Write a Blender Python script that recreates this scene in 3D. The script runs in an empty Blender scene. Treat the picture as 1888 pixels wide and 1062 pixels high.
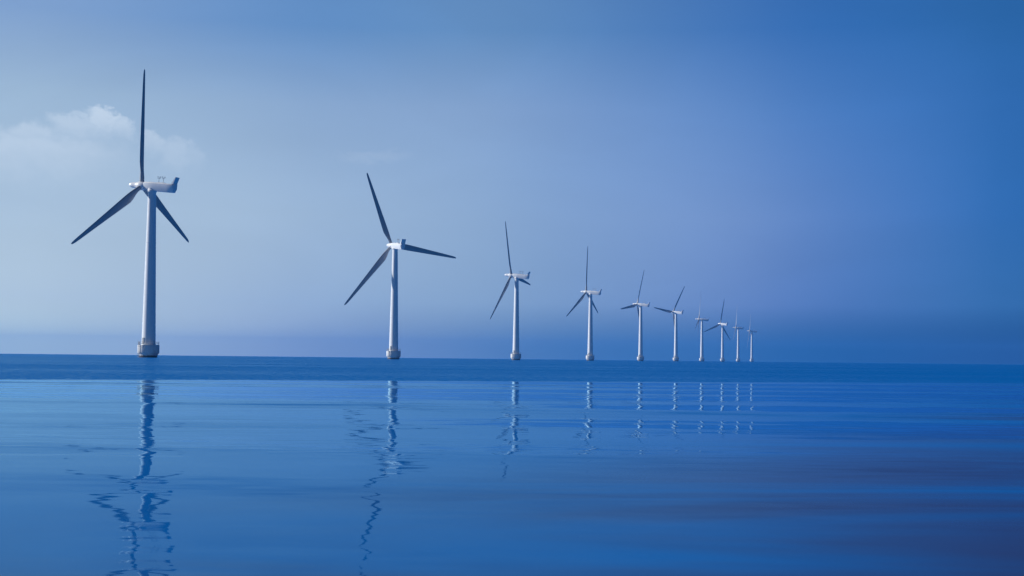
import bpy, bmesh, math
from mathutils import Matrix, Vector
R = math.radians
C = bpy.context.scene.collection
SC = bpy.context.scene

# ---------------------------------------------------------------- camera
PITCH = math.atan(130.5 / 2594.0)
ROLL = R(0.6)
cam_d = bpy.data.cameras.new("camera")
cam_d.sensor_width = 36.0
cam_d.lens = 36.0 * 2594.0 / 1888.0
cam_d.clip_start = 0.1
cam_d.clip_end = 60000.0
cam = bpy.data.objects.new("camera", cam_d)
C.objects.link(cam)
fw = Vector((0, math.cos(PITCH), math.sin(PITCH)))
r0 = Vector((1, 0, 0)); u0 = Vector((0, -math.sin(PITCH), math.cos(PITCH)))
rt = math.cos(ROLL) * r0 + math.sin(ROLL) * u0
up = -math.sin(ROLL) * r0 + math.cos(ROLL) * u0
m = Matrix((rt, up, -fw)).transposed().to_4x4()
m.translation = Vector((0, 0, 0.95))
cam.matrix_world = m
SC.camera = cam
SC.view_settings.view_transform = 'Standard'
SC.view_settings.look = 'None'
SC.view_settings.exposure = 0.0
SC.view_settings.gamma = 1.0
SC.render.engine = 'CYCLES'
SC.cycles.volume_bounces = 1
SC.cycles.max_bounces = 6
SC.cycles.use_denoising = True
SC.cycles.sample_clamp_indirect = 4.0

# ---------------------------------------------------------------- sun and sky
SUN_EL = 24.0
sd = Vector((-0.991, 0.134, 0)).normalized() * math.cos(R(SUN_EL)) + Vector((0, 0, math.sin(R(SUN_EL))))
sun_d = bpy.data.lights.new("sun", 'SUN')
sun_d.energy = 5.0
sun_d.angle = R(0.6)
sun_d.color = (1.0, 0.985, 0.955)
sun = bpy.data.objects.new("sun", sun_d)
sun.rotation_euler = sd.to_track_quat('Z', 'Y').to_euler()
sun.location = (-60, 10, 90)
C.objects.link(sun)


class NT:
    """small helper for writing node maths"""
    def __init__(s, tree):
        s.t = tree; s.n = tree.nodes; s.l = tree.links
    def set(s, sock, v):
        if isinstance(v, bpy.types.NodeSocket): s.l.new(v, sock)
        else: sock.default_value = v
    def M(s, op, a, b=0.0, c=None, clamp=False):
        n = s.n.new('ShaderNodeMath'); n.operation = op; n.use_clamp = clamp
        s.set(n.inputs[0], a); s.set(n.inputs[1], b)
        if c is not None: s.set(n.inputs[2], c)
        return n.outputs[0]
    def smooth(s, v, a, b, lo=0.0, hi=1.0, kind='SMOOTHSTEP'):
        n = s.n.new('ShaderNodeMapRange'); n.interpolation_type = kind
        s.set(n.inputs[0], v)
        n.inputs[1].default_value = a; n.inputs[2].default_value = b
        n.inputs[3].default_value = lo; n.inputs[4].default_value = hi
        return n.outputs[0]
    def xyz(s, v):
        n = s.n.new('ShaderNodeSeparateXYZ'); s.set(n.inputs[0], v); return n.outputs
    def comb(s, x, y, z):
        n = s.n.new('ShaderNodeCombineXYZ')
        for i, q in enumerate((x, y, z)): s.set(n.inputs[i], q)
        return n.outputs[0]
    def noise(s, v, scale=1.0, detail=2.0, rough=0.5, dist=0.0, color=False):
        n = s.n.new('ShaderNodeTexNoise')
        s.set(n.inputs['Vector'], v)
        n.inputs['Scale'].default_value = scale; n.inputs['Detail'].default_value = detail
        n.inputs['Roughness'].default_value = rough; n.inputs['Distortion'].default_value = dist
        return n.outputs['Color'] if color else n.outputs['Fac']
    def mix(s, f, a, b, blend='MIX'):
        n = s.n.new('ShaderNodeMix'); n.data_type = 'RGBA'; n.blend_type = blend
        s.set(n.inputs[0], f); s.set(n.inputs[6], a); s.set(n.inputs[7], b)
        return n.outputs[2]
    def ramp(s, v, stops, interp='LINEAR'):
        n = s.n.new('ShaderNodeValToRGB'); cr = n.color_ramp; cr.interpolation = interp
        s.set(n.inputs[0], v)
        while len(cr.elements) < len(stops): cr.elements.new(0.5)
        for e, (p, c) in zip(cr.elements, stops):
            e.position = p; e.color = (*c, 1.0)
        return n.outputs[0]


def lin(c):
    return tuple(((v / 255.0) / 12.92 if v / 255.0 <= 0.04045 else ((v / 255.0 + 0.055) / 1.055) ** 2.4) for v in c)


# colour of the sky by bearing (five columns from the sun side to the far side)
# for five elevations; sRGB
SKY_S = [-0.326, -0.165, 0.0, 0.174, 0.326]
SKY_E = [0.008, 0.039, 0.100, 0.176, 0.229]
#SKYTABLE
SKY = [
 [(219,238,230),(176,193,211),(108,141,179),(43,97,150),(2,51,102)],
 [(197,217,229),(169,193,219),(143,173,208),(104,137,195),(55,109,170)],
 [(176,199,220),(164,189,215),(141,171,209),(110,144,200),(52,110,180)],
 [(159,186,213),(143,172,207),(131,163,207),(91,135,198),(50,108,178)],
 [(130,163,207),(105,148,201),(98,141,192),(64,116,184),(43,101,166)],
]
#END

world = bpy.data.worlds.new("World"); SC.world = world; world.use_nodes = True
w = NT(world.node_tree); w.n.clear()
tc = w.n.new('ShaderNodeTexCoord').outputs['Generated']
x, y, z = w.xyz(tc)
hl = w.M('SQRT', w.M('ADD', w.M('MULTIPLY', x, x), w.M('MULTIPLY', y, y)))
s_ = w.M('DIVIDE', x, w.M('MAXIMUM', hl, 1e-4))
pos = w.smooth(s_, -1, 1, 0, 1, 'LINEAR')
rows = []
for row in SKY:
    st = [((a + 1) / 2, lin(c)) for a, c in zip(SKY_S, row)]
    l0 = tuple(v * 1.12 for v in st[0][1]); r1 = tuple(v * 0.55 for v in st[-1][1])
    rows.append(w.ramp(pos, [(0.0, l0)] + st + [(0.85, r1)], 'CARDINAL'))
el = w.M('MAXIMUM', z, 0.0)
col = rows[0]
for i in range(1, 5):
    col = w.mix(w.smooth(el, SKY_E[i - 1], SKY_E[i], kind='LINEAR'), col, rows[i])
# clouds: bearing and elevation on the dome
az = w.M('ARCTAN2', x, y)
def blob(a0, e0, ra, re):
    da = w.M('DIVIDE', w.M('SUBTRACT', az, a0), ra); de = w.M('DIVIDE', w.M('SUBTRACT', z, e0), re)
    d = w.M('ADD', w.M('MULTIPLY', da, da), w.M('MULTIPLY', de, de))
    return w.smooth(d, 1.6, 0.0)
wz = w.noise(w.comb(az, w.M('MULTIPLY', z, 1.5), 5.0), 45, 6, 0.65, color=True)
wr, wg, wb = w.xyz(wz)
AZ0, Z0 = az, z
def puff(a0, e0, ra, re, top, bot, gain):
    """one heap of cloud: ragged, fairly crisp top, base melting away"""
    a_ = w.M('ADD', AZ0, w.M('MULTIPLY', w.M('SUBTRACT', wr, 0.5), 0.040))
    e_ = w.M('ADD', w.M('ADD', Z0, 0.003), w.M('MULTIPLY', w.M('SUBTRACT', wg, 0.5), 0.026))
    da = w.M('DIVIDE', w.M('SUBTRACT', a_, a0), ra)
    de = w.M('DIVIDE', w.M('SUBTRACT', e_, e0), re)
    up_ = w.M('SUBTRACT', w.M('SQRT', w.M('MAXIMUM', w.M('SUBTRACT', 1.0, w.M('MULTIPLY', da, da)), 0.0)), de)
    f = w.M('MULTIPLY', w.smooth(up_, 0.0, top), w.smooth(de, -bot, 0.6))
    f = w.M('MULTIPLY', f, w.smooth(w.M('ABSOLUTE', da), 1.0, 0.25))
    return w.M('MULTIPLY', f, gain * 1.3)
dens = puff(-0.350, 0.141, 0.110, 0.016, 0.9, 2.0, 0.40)
for a in ((-0.303, 0.157, 0.020, 0.009, 0.5, 2.2, 0.36), (-0.287, 0.163, 0.016, 0.009, 0.4, 2.5, 0.55), (-0.273, 0.160, 0.014, 0.008, 0.5, 2.4, 0.45),
          (-0.330, 0.151, 0.026, 0.009, 0.7, 2.0, 0.36), (-0.365, 0.152, 0.024, 0.008, 0.8, 2.0, 0.30),
          (-0.251, 0.149, 0.009, 0.008, 0.5, 2.2, 0.32), (-0.238, 0.144, 0.018, 0.009, 0.6, 2.4, 0.25), (-0.225, 0.142, 0.013, 0.006, 0.8, 2.4, 0.15),
          (-0.102, 0.144, 0.040, 0.004, 1.0, 1.6, 0.10), (-0.60, 0.150, 0.16, 0.030, 0.6, 1.8, 0.5)):
    dens = w.M('MAXIMUM', dens, puff(*a))
# broad faint veils over the whole lower sky
veil = w.noise(w.comb(w.M('MULTIPLY', az, 0.8), w.M('MULTIPLY', z, 2.4), 1.0), 5, 7, 0.55, 0.8)
veil = w.smooth(veil, 0.3, 0.75, 0.97, 1.035)
col = w.mix(1.0, col, w.comb(veil, veil, veil), 'MULTIPLY')
col = w.mix(dens, col, (0.64, 0.75, 0.88, 1))
# the half of the sky behind the picture, away from the sun, is deeper
back = w.smooth(w.M('DIVIDE', y, w.M('MAXIMUM', hl, 1e-4)), -0.35, 0.55, 0.28, 1.0)
col = w.mix(1.0, col, w.comb(back, back, back), 'MULTIPLY')
# above the part the picture sees, the physical sky takes over
sky = w.n.new('ShaderNodeTexSky'); sky.sky_type = 'NISHITA'; sky.sun_disc = False
sky.sun_elevation = R(SUN_EL); sky.sun_rotation = math.atan2(sd.x, sd.y)
sky.air_density = 1.0; sky.dust_density = 0.4; sky.ozone_density = 3.0
BG = 0.1
hi = w.mix(1.0, sky.outputs[0], (0.05, 0.14, 0.39, 1), 'MULTIPLY')
low = w.mix(1.0, col, (1 / BG, 1 / BG, 1 / BG, 1), 'MULTIPLY')
fin = w.mix(w.smooth(z, 0.22, 0.42), low, hi)
bg = w.n.new('ShaderNodeBackground'); bg.inputs[1].default_value = BG
w.l.new(fin, bg.inputs[0])
wo = w.n.new('ShaderNodeOutputWorld'); w.l.new(bg.outputs[0], wo.inputs[0])


# ---------------------------------------------------------------- materials
def mat(name):
    mt = bpy.data.materials.new(name); mt.use_nodes = True
    t = NT(mt.node_tree); t.n.clear()
    p = t.n.new('ShaderNodeBsdfPrincipled'); o = t.n.new('ShaderNodeOutputMaterial')
    t.l.new(p.outputs[0], o.inputs[0])
    return mt, t, p

def paint(name, base, dirt, rough, streak=(0.8, 0.8, 0.06), amount=0.35, scale=1.0):
    mt, t, p = mat(name)
    oc = t.n.new('ShaderNodeTexCoord').outputs['Object']
    info = t.n.new('ShaderNodeObjectInfo').outputs['Random']
    off = t.M('MULTIPLY', info, 60.0)
    add = t.n.new('ShaderNodeVectorMath'); add.operation = 'ADD'
    t.l.new(oc, add.inputs[0]); t.l.new(t.comb(off, off, 0.0), add.inputs[1]); oc = add.outputs[0]
    ox, oy, oz = t.xyz(oc)
    v = t.comb(t.M('MULTIPLY', ox, streak[0]), t.M('MULTIPLY', oy, streak[1]), t.M('MULTIPLY', oz, streak[2]))
    a = t.noise(v, 1.3 * scale, 6, 0.6)
    b = t.noise(oc, 0.5 * scale, 4, 0.55)
    f = t.M('MULTIPLY', t.smooth(t.M('ADD', t.M('MULTIPLY', a, 0.6), t.M('MULTIPLY', b, 0.4)), 0.42, 0.75), amount)
    t.l.new(t.mix(f, (*base, 1), (*dirt, 1)), p.inputs['Base Color'])
    t.l.new(t.smooth(b, 0.3, 0.7, rough - 0.06, rough + 0.1), p.inputs['Roughness'])
    return mt

M_TOWER = paint('tower_paint', (0.86, 0.87, 0.87), (0.66, 0.66, 0.64), 0.24)
M_NAC = paint('nacelle_paint', (0.86, 0.87, 0.87), (0.68, 0.68, 0.66), 0.30, (0.5, 0.5, 0.5), 0.3)
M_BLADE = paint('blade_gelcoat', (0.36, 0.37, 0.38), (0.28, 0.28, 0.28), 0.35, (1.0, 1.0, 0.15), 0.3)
M_METAL = paint('galvanised_metal', (0.36, 0.37, 0.38), (0.22, 0.2, 0.18), 0.45, (2, 2, 2), 0.4)
M_DARK = paint('dark_rubber', (0.05, 0.055, 0.06), (0.03, 0.03, 0.03), 0.6, (1, 1, 1), 0.3)

def concrete():
    mt, t, p = mat('foundation_concrete')
    oc = t.n.new('ShaderNodeTexCoord').outputs['Object']
    ox, oy, oz = t.xyz(oc)
    a = t.noise(t.comb(ox, oy, t.M('MULTIPLY', oz, 0.25)), 1.1, 6, 0.6)
    c = t.mix(t.M('MULTIPLY', t.smooth(a, 0.4, 0.75), 0.6), (0.80, 0.80, 0.78, 1), (0.52, 0.51, 0.48, 1))
    b = t.noise(oc, 1.4, 5, 0.6)
    wet = t.smooth(t.M('ADD', oz, t.M('MULTIPLY', t.M('SUBTRACT', b, 0.5), 1.0)), 1.0, 0.5)
    c = t.mix(wet, c, (0.075, 0.055, 0.04, 1))
    t.l.new(c, p.inputs['Base Color'])
    t.l.new(t.smooth(wet, 0, 1, 0.8, 0.35), p.inputs['Roughness'])
    bp = t.n.new('ShaderNodeBump'); bp.inputs['Strength'].default_value = 0.3; bp.inputs['Distance'].default_value = 0.03
    t.l.new(t.noise(oc, 9, 5, 0.6), bp.inputs['Height']); t.l.new(bp.outputs[0], p.inputs['Normal'])
    return mt
M_CONC = concrete()

def water():
    mt, t, p = mat('sea_water')
    P = t.n.new('ShaderNodeNewGeometry').outputs['Position']
    px, py, pz = t.xyz(P)
    def slopes(sx, sy, detail, seed, rough=0.5, dist=0.0):
        c = t.noise(t.comb(t.M('MULTIPLY', px, sx), t.M('MULTIPLY', py, sy), seed), 1.0, detail, rough, dist, True)
        r, g, b = t.xyz(c)
        return t.M('SUBTRACT', r, 0.5), t.M('SUBTRACT', g, 0.5)
    # wind-ruffled water beyond a sharp line, calm water before it
    edge = t.M('SUBTRACT', py, t.M('MULTIPLY', px, 0.41))
    en = t.noise(t.comb(t.M('MULTIPLY', px, 0.12), t.M('MULTIPLY', py, 0.1), 4.0), 1.0, 4, 0.6)
    edge = t.M('ADD', edge, t.M('MULTIPLY', t.M('SUBTRACT', en, 0.5), 5.0))
    ruf = t.smooth(edge, 58.0, 62.5)
    # slow patches in which the calm water is a little rougher
    patch = t.noise(t.comb(t.M('MULTIPLY', px, 0.045), t.M('MULTIPLY', py, 0.24), 7.0), 1.0, 4, 0.6, 0.4)
    pa = t.smooth(patch, 0.42, 0.66, 0.45, 2.4)
    s1 = slopes(0.06, 0.34, 1.5, 1.0)
    s2 = slopes(0.5, 1.5, 2.0, 2.0)
    s3 = slopes(1.6, 5.0, 2.0, 3.0)
    s4 = slopes(2.2, 3.6, 4.0, 5.0, 0.6)
    calm_x = t.M('ADD', t.M('ADD', t.M('MULTIPLY', s1[0], WX1), t.M('MULTIPLY', s2[0], WX2)), t.M('MULTIPLY', s3[0], WX3))
    calm_y = t.M('ADD', t.M('ADD', t.M('MULTIPLY', t.M('MULTIPLY', s1[1], WY1), t.smooth(py, 9, 24, 0.45, 1.0)), t.M('MULTIPLY', t.M('MULTIPLY', s2[1], WY2), t.smooth(py, 8, 26, 0.35, 1.0))), t.M('MULTIPLY', s3[1], WY3))
    calm_x = t.M('MULTIPLY', calm_x, t.smooth(py, 14, 50, 1.0, 3.0)); calm_y = t.M('MULTIPLY', calm_y, t.smooth(py, 14, 50, 1.0, 1.5))
    calm_x = t.M('MULTIPLY', calm_x, pa); calm_y = t.M('MULTIPLY', calm_y, pa)
    farp = t.smooth(t.noise(t.comb(t.M('MULTIPLY', px, 0.006), t.M('MULTIPLY', py, 0.03), 11.0), 1.0, 5, 0.65), 0.35, 0.65, 0.55, 1.35)
    rx = t.M('MULTIPLY', t.M('MULTIPLY', s4[0], WR * 0.6), farp)
    ry = t.M('SUBTRACT', 0.0, t.M('MULTIPLY', t.M('MULTIPLY', t.M('ABSOLUTE', s4[1]), WR * 2.0), farp))
    nx = t.M('ADD', t.M('MULTIPLY', calm_x, t.M('SUBTRACT', 1.0, ruf)), t.M('MULTIPLY', rx, ruf))
    ny = t.M('ADD', t.M('MULTIPLY', calm_y, t.M('SUBTRACT', 1.0, ruf)), t.M('MULTIPLY', ry, ruf))
    nv = t.n.new('ShaderNodeVectorMath'); nv.operation = 'NORMALIZE'
    t.l.new(t.comb(nx, ny, 1.0), nv.inputs[0])
    nrm = nv.outputs[0]
    # body colour of the water, with darker, purplish patches mixed in near the camera
    blotch = t.noise(t.comb(t.M('MULTIPLY', px, 0.10), t.M('MULTIPLY', py, 0.34), 21.0), 1.0, 4, 0.55, 0.5)
    reach = t.smooth(t.M('SUBTRACT', py, t.M('MULTIPLY', px, 1.9)), 15.0, 5.0)
    bf = t.M('MULTIPLY', t.smooth(blotch, 0.30, 0.56), reach)
    t.n.remove(p)
    df = t.n.new('ShaderNodeBsdfDiffuse'); gl = t.n.new('ShaderNodeBsdfGlossy'); mx = t.n.new('ShaderNodeMixShader')
    t.l.new(t.mix(bf, (*WCOL, 1), (*WBLOTCH, 1)), df.inputs['Color'])
    gl.inputs['Color'].default_value = (*WGLOSS, 1)
    t.l.new(t.smooth(ruf, 0, 1, 0.022, 0.14), gl.inputs['Roughness'])
    t.l.new(nrm, gl.inputs['Normal'])
    # reflectance of water (index 1.333) for light polarised in the plane of incidence,
    # which is what a polarising filter on the lens lets through
    inc = t.n.new('ShaderNodeNewGeometry').outputs['Incoming']
    dp = t.n.new('ShaderNodeVectorMath'); dp.operation = 'DOT_PRODUCT'
    t.l.new(nrm, dp.inputs[0]); t.l.new(inc, dp.inputs[1])
    c = t.M('MAXIMUM', dp.outputs['Value'], 0.004)
    ct = t.M('SQRT', t.M('SUBTRACT', 1.0, t.M('DIVIDE', t.M('SUBTRACT', 1.0, t.M('MULTIPLY', c, c)), 1.777)))
    nc = t.M('MULTIPLY', c, 1.333)
    rp = t.M('DIVIDE', t.M('SUBTRACT', nc, ct), t.M('ADD', nc, ct))
    rp = t.M('MULTIPLY', rp, rp)
    t.l.new(t.M('POWER', rp, WPOW, clamp=True), mx.inputs[0])
    t.l.new(df.outputs[0], mx.inputs[1]); t.l.new(gl.outputs[0], mx.inputs[2])
    t.l.new(mx.outputs[0], t.n['Material Output'].inputs[0])
    return mt
WPOW = 1.6
WGLOSS = (0.48, 0.80, 1.0)
WX1, WX2, WX3 = 0.04, 0.09, 0.06
WY1, WY2, WY3 = 0.13, 0.05, 0.035
WR = 1.9
WCOL = (0.0, 0.13, 0.44)
WBLOTCH = (0.030, 0.045, 0.13)
M_WATER = water()


# ---------------------------------------------------------------- mesh helpers
def obj(name, bm, material, parent=None, smooth=True, autosmooth=35):
    bmesh.ops.recalc_face_normals(bm, faces=bm.faces)
    for f in bm.faces: f.smooth = smooth
    if smooth:
        lim = R(autosmooth)
        for e in bm.edges:
            if len(e.link_faces) == 2 and e.calc_face_angle(0) > lim: e.smooth = False
    me = bpy.data.meshes.new(name); bm.to_mesh(me); bm.free()
    me.materials.append(material)
    o = bpy.data.objects.new(name, me); C.objects.link(o)
    if parent: o.parent = parent
    return o

def loft(bm, rings, cap=True):
    vs = [[bm.verts.new(p) for p in r] for r in rings]
    n = len(vs[0])
    for a, b in zip(vs, vs[1:]):
        for i in range(n):
            j = (i + 1) % n
            bm.faces.new((a[i], a[j], b[j], b[i]))
    if cap:
        bm.faces.new(vs[0][::-1]); bm.faces.new(vs[-1])

def lathe(bm, prof, n=64, axis='Z'):
    rings = []
    for r, h in prof:
        ring = []
        for i in range(n):
            a = 2 * math.pi * i / n
            ring.append((r * math.cos(a), r * math.sin(a), h) if axis == 'Z' else (r * math.cos(a), h, r * math.sin(a)))
        rings.append(ring)
    loft(bm, rings)

def tube(bm, a, b, r, n=8, r2=None):
    a, b = Vector(a), Vector(b); d = (b - a).normalized()
    s = d.orthogonal().normalized(); t = d.cross(s)
    r2 = r if r2 is None else r2
    loft(bm, [[q + rr * (math.cos(k * 2 * math.pi / n) * s + math.sin(k * 2 * math.pi / n) * t) for k in range(n)]
              for q, rr in ((a, r), (b, r2))])

def hoop(bm, R0, z, r, n=48):
    rings = []
    for i in range(n):
        a = 2 * math.pi * i / n
        rings.append([((R0 + r * math.cos(b)) * math.cos(a), (R0 + r * math.cos(b)) * math.sin(a), z + r * math.sin(b))
                      for b in [2 * math.pi * k / 6 for k in range(6)]])
    rings.append(rings[0])
    loft(bm, rings, cap=False)
    bmesh.ops.remove_doubles(bm, verts=bm.verts, dist=1e-5)

def box(bm, c, s, bev=0.0):
    g = bmesh.ops.create_cube(bm, size=1.0)
    bmesh.ops.scale(bm, vec=s, verts=g['verts']); bmesh.ops.translate(bm, vec=c, verts=g['verts'])
    if bev:
        ed = list({e for v in g['verts'] for e in v.link_edges})
        bmesh.ops.bevel(bm, geom=ed, offset=bev, segments=2, affect='EDGES')


# ---------------------------------------------------------------- the sea
bm = bmesh.new()
vs = [bm.verts.new(p) for p in ((-6800, -1400, 0), (6800, -1400, 0), (6800, 8400, 0), (-6800, 8400, 0))]
bm.faces.new(vs)
sea = obj('water', bm, M_WATER, smooth=False)
sea['kind'] = 'structure'

# ---------------------------------------------------------------- one wind turbine with its parts
HUB_H, OVER, TILT, CONE = 64.0, 4.6, R(6), R(2.5)

def mesh_foundation():
    bm = bmesh.new()
    lathe(bm, [(3.2, -3.0), (3.25, 0.2), (3.45, 1.1), (3.75, 1.5), (3.92, 1.62), (3.98, 1.75), (3.98, 4.55), (3.9, 4.68), (0.5, 4.72)], 72)
    return bm
def mesh_railing():
    bm = bmesh.new()
    for zz in (5.25, 5.80): hoop(bm, 3.8, zz, 0.045)
    for i in range(20):
        a = 2 * math.pi * i / 20
        tube(bm, (3.8 * math.cos(a), 3.8 * math.sin(a), 4.66), (3.8 * math.cos(a), 3.8 * math.sin(a), 5.80), 0.04, 6)
    return bm
LA = R(-128)
def mesh_ladder():
    bm = bmesh.new()
    ax = Vector((math.cos(LA), math.sin(LA), 0)); tx = Vector((-ax.y, ax.x, 0))
    for s in (-1, 1):
        tube(bm, ax * 4.42 + tx * 0.35 * s + Vector((0, 0, -1.2)), ax * 4.42 + tx * 0.35 * s + Vector((0, 0, 5.9)), 0.09)
        for zz in (2.0, 4.2):
            tube(bm, ax * 4.0 + tx * 0.35 * s + Vector((0, 0, zz)), ax * 4.42 + tx * 0.35 * s + Vector((0, 0, zz)), 0.05, 6)
    for k in range(20):
        zz = -0.6 + k * 0.33
        tube(bm, ax * 4.42 - tx * 0.35 + Vector((0, 0, zz)), ax * 4.42 + tx * 0.35 + Vector((0, 0, zz)), 0.025, 6)
    return bm
def mesh_tower():
    bm = bmesh.new()
    prof = [(2.72, 4.66), (2.72, 4.95)]
    z0, z1, ra, rb = 4.97, 61.9, 2.56, 1.48
    def rr(z): return ra + (rb - ra) * (z - z0) / (z1 - z0)
    prof.append((rr(z0), z0))
    for zf in (23.5, 43.0):
        prof += [(rr(zf - 0.14), zf - 0.14), (rr(zf) + 0.07, zf - 0.12), (rr(zf) + 0.07, zf + 0.12), (rr(zf + 0.14), zf + 0.14)]
    prof += [(rr(z1), z1), (rb + 0.17, z1 + 0.04), (rb + 0.17, z1 + 0.5)]
    lathe(bm, prof, 64)
    return bm
def mesh_door():
    bm = bmesh.new()
    box(bm, (0, 0, 0), (1.0, 0.16, 2.1), 0.05)
    box(bm, (0, 0.02, 1.2), (1.3, 0.5, 0.08), 0.01)
    bmesh.ops.rotate(bm, verts=bm.verts, cent=(0, 0, 0), matrix=Matrix.Rotation(LA + math.pi / 2, 3, 'Z'))
    bmesh.ops.translate(bm, verts=bm.verts, vec=(math.cos(LA) * 2.56, math.sin(LA) * 2.56, 6.1))
    return bm
def mesh_nacelle():
    bm = bmesh.new()
    sec = [(-1.25, 1.62), (1.25, 1.62), (1.66, 1.22), (1.66, 0.02), (0.95, -1.62), (-0.95, -1.62), (-1.66, 0.02), (-1.66, 1.22)]
    rings = []
    for yy, sx, sz, dz in ((-1.50, 0.86, 0.86, 0.0), (-1.9, 0.96, 0.95, 0), (-6.0, 1.0, 1.0, 0), (-11.5, 1.0, 1.0, -0.02), (-13.8, 0.95, 0.96, -0.06), (-14.35, 0.86, 0.84, -0.1)):
        rings.append([(sx * a, yy, sz * b + dz) for a, b in sec])
    loft(bm, rings)
    bmesh.ops.bevel(bm, geom=[e for e in bm.edges if e.calc_face_angle(0) > R(18)], offset=0.16, segments=3, affect='EDGES')
    return bm
def mesh_cooler():
    bm = bmesh.new()           # raised slanting radiator at the tail
    pts = [(-13.3, 1.55), (-14.3, 1.50), (-15.2, 4.2), (-14.95, 4.25), (-14.0, 2.6)]
    loft(bm, [[(xx, a, b) for a, b in pts] for xx in (-1.35, 1.35)])
    bmesh.ops.bevel(bm, geom=list(bm.edges), offset=0.05, segments=1, affect='EDGES')
    box(bm, (0, -14.5, 0.6), (2.3, 0.36, 2.3), 0.06)
    return bm
def mesh_sensor():
    bm = bmesh.new()
    tube(bm, (0, 0, 0), (0, 0, 2.1), 0.09, 8, 0.06)
    tube(bm, (-0.05, -0.55, 1.5), (-0.05, 0.55, 1.5), 0.05)
    for s in (-1, 1):
        tube(bm, (-0.05, 0.55 * s, 1.45), (-0.05, 0.55 * s, 1.95), 0.05)
        lathe_at = bmesh.ops.create_uvsphere(bm, u_segments=10, v_segments=6, radius=0.19)
        bmesh.ops.translate(bm, verts=lathe_at['verts'], vec=(-0.05, 0.55 * s, 2.08))
    return bm
def mesh_hatch():
    bm = bmesh.new()
    box(bm, (0, -8.4, 1.70), (1.7, 3.0, 0.26), 0.06)
    box(bm, (0, -4.4, 1.68), (1.2, 1.6, 0.20), 0.06)
    return bm
def mesh_collar():
    bm = bmesh.new()           # yaw bearing skirt between tower and nacelle
    lathe(bm, [(1.74, 62.0), (1.74, 62.6), (1.5, 62.9), (1.5, 63.4)], 48)
    return bm
def mesh_hub():
    bm = bmesh.new()
    lathe(bm, [(1.25, -1.62), (1.52, -1.45), (1.68, -0.9), (1.72, 0.0), (1.62, 0.9), (1.42, 1.5), (1.18, 2.2), (1.08, 3.2), (0.98, 4.2), (0.80, 4.9), (0.5, 5.35), (0.12, 5.55)], 40, 'Y')
    return bm
def mesh_blade():
    bm = bmesh.new()
    st = [(1.3, 1.7, 1.7, 14), (3.2, 1.75, 1.7, 14), (4.8, 2.2, 1.45, 13), (6.6, 2.95, 1.1, 12), (8.8, 3.45, 0.86, 10.5), (11.5, 3.35, 0.74, 9),
          (16, 3.05, 0.62, 7), (22, 2.62, 0.50, 5), (28, 2.2, 0.40, 3.5), (34, 1.8, 0.31, 2), (38.5, 1.48, 0.24, 1), (41.5, 1.2, 0.17, 0.5), (43.0, 0.85, 0.11, 0), (43.6, 0.22, 0.03, 0)]
    rings = []
    N = 22
    for r, ch, th, tw in st:
        k = min(1.0, max(0.0, (r - 3.2) / 4.5))     # circle -> aerofoil
        ring = []
        for i in range(N):
            a = 2 * math.pi * i / N
            cx, cy = 0.5 * math.cos(a), 0.5 * math.sin(a)
            taper = 1.0 - k * 0.72 * (0.5 - cx) ** 1.3
            X = ch * (cx - 0.18 * k); Y = th * cy * taper
            ct, s_t = math.cos(R(tw)), math.sin(R(tw))
            ring.append((X * ct - Y * s_t, X * s_t + Y * ct + r * math.sin(CONE) , r * math.cos(CONE)))
        rings.append(ring)
    loft(bm, rings)
    return bm

# name, mesh function, material, where it is fixed, parent part (None = the thing)
PARTS = [
    ('foundation', mesh_foundation, M_CONC, 'base', None),
    ('railing', mesh_railing, M_METAL, 'base', 'foundation'),
    ('ladder', mesh_ladder, M_METAL, 'base', 'foundation'),
    ('tower', mesh_tower, M_TOWER, 'base', None),
    ('door', mesh_door, M_METAL, 'base', 'tower'),
    ('yaw_collar', mesh_collar, M_NAC, 'base', 'tower'),
    ('nacelle', mesh_nacelle, M_NAC, 'head', None),
    ('radiator', mesh_cooler, M_NAC, 'head', 'nacelle'),
    ('roof_hatch', mesh_hatch, M_NAC, 'head', 'nacelle'),
    ('wind_sensor', mesh_sensor, M_METAL, 'sensor0', 'nacelle'),
    ('wind_sensor', mesh_sensor, M_METAL, 'sensor1', 'nacelle'),
    ('hub', mesh_hub, M_NAC, 'head', None),
    ('blade', mesh_blade, M_BLADE, 'blade0', None),
    ('blade', mesh_blade, M_BLADE, 'blade1', None),
    ('blade', mesh_blade, M_BLADE, 'blade2', None),
]

def frames(yaw, ph):
    """matrices, in the turbine's own space, of the places its parts are fixed to"""
    head = Matrix.Translation((0, 0, HUB_H)) @ Matrix.Rotation(yaw, 4, 'Z') @ Matrix.Rotation(TILT, 4, 'X') @ Matrix.Translation((0, OVER, 0))
    f = {'base': Matrix.Identity(4), 'head': head,
         'sensor0': head @ Matrix.Translation((0.3, -7.0, 1.80)), 'sensor1': head @ Matrix.Translation((-0.3, -9.3, 1.80))}
    for k in range(3):
        f['blade%d' % k] = head @ Matrix.Rotation(math.pi / 2 - (ph + k * 2 * math.pi / 3), 4, 'Y')
    return f

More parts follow.
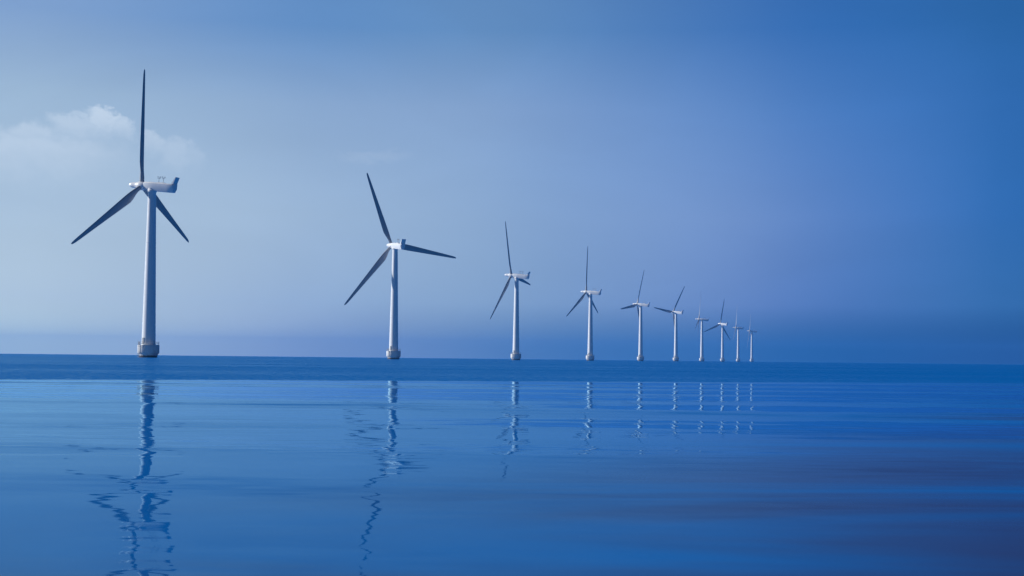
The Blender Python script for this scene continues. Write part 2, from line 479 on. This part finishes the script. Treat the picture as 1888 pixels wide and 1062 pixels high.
# x, y, heading of the rotor axis, angle of the first blade
TURB = [(-135.3, 525.1, 71, 95), (-66.3, 793.1, 31, 113), (3.5, 1070.6, 66, 113), (74.1, 1323.0, 64, 94), (147.3, 1604.9, 63, 69),
        (215.7, 1846.2, 51, 54), (292.0, 2158.4, 78, 84), (361.2, 2409.1, 43, 80), (431.9, 2681.4, 83, 88), (506.9, 2969.1, 81, 122)]
LABELS = [
    'largest, nearest white wind turbine, one blade pointing straight up in front of the pale cloud',
    'second largest white wind turbine, with one blade stretched almost level to the right',
    'third wind turbine from the left, near the middle, upper blade leaning slightly left',
    'fourth wind turbine from the left, one blade upright and two spread down like a tripod',
    'fifth wind turbine from the left, upper blade tipped right, another level to the left',
    'sixth wind turbine from the left, blades in a wide V to upper right and left',
    'seventh wind turbine from the left, seen nearly side-on with a faint upright blade',
    'eighth wind turbine from the left, small, three blades spread wide in a Y',
    'ninth wind turbine from the left, tiny, side-on, second from the right end',
    'tenth and farthest wind turbine, smallest, at the right end of the row',
]
GROUP = 'wind turbines standing in a row in the sea'
made = None
for (tx, ty, yaw, ph), lab in zip(TURB, LABELS):
    root = bpy.data.objects.new('wind_turbine', None)
    root.empty_display_size = 3.0
    C.objects.link(root)
    root.location = (tx, ty, 0)
    root['label'] = lab; root['category'] = 'wind turbine'; root['group'] = GROUP
    fr = frames(R(yaw), R(ph))
    mats = {}
    if made is None:
        made = []
        shared = {}
        cur = {}
        for name, fn, mt, place, par in PARTS:
            if fn not in shared:
                o = obj(name, fn(), mt); shared[fn] = o.data
            else:
                o = bpy.data.objects.new(name, shared[fn]); C.objects.link(o)
            made.append((o, place, par)); cur.setdefault(name, (o, place))
        src = [(o, place, par, o) for o, place, par in made]
    else:
        src = []
        cur = {}
        for o, place, par in made:
            c = o.copy(); C.objects.link(c); c.parent = None
            src.append((c, place, par, o)); cur.setdefault(PARTS[len(src) - 1][0], (c, place))
    for c, place, par, _ in src:
        if par is None:
            c.parent = root; c.matrix_parent_inverse = Matrix.Identity(4); c.matrix_basis = fr[place]
        else:
            po, pplace = cur[par]
            c.parent = po; c.matrix_parent_inverse = Matrix.Identity(4); c.matrix_basis = fr[pplace].inverted() @ fr[place]

# ---------------------------------------------------------------- the air
HAZE = True
if HAZE:
    bm = bmesh.new()
    box(bm, (0, 3500, 55.5), (14000, 10200, 113.0))
    mt = bpy.data.materials.new('haze_air'); mt.use_nodes = True
    t = NT(mt.node_tree); t.n.clear()
    pv = t.n.new('ShaderNodeVolumePrincipled'); o = t.n.new('ShaderNodeOutputMaterial')
    pv.inputs['Color'].default_value = (0.09, 0.36, 0.84, 1)
    pv.inputs['Density'].default_value = 0.00012
    pv.inputs['Anisotropy'].default_value = 0.2
    t.l.new(pv.outputs[0], o.inputs['Volume'])
    hz = obj('haze', bm, mt, smooth=False)
    hz['kind'] = 'stuff'
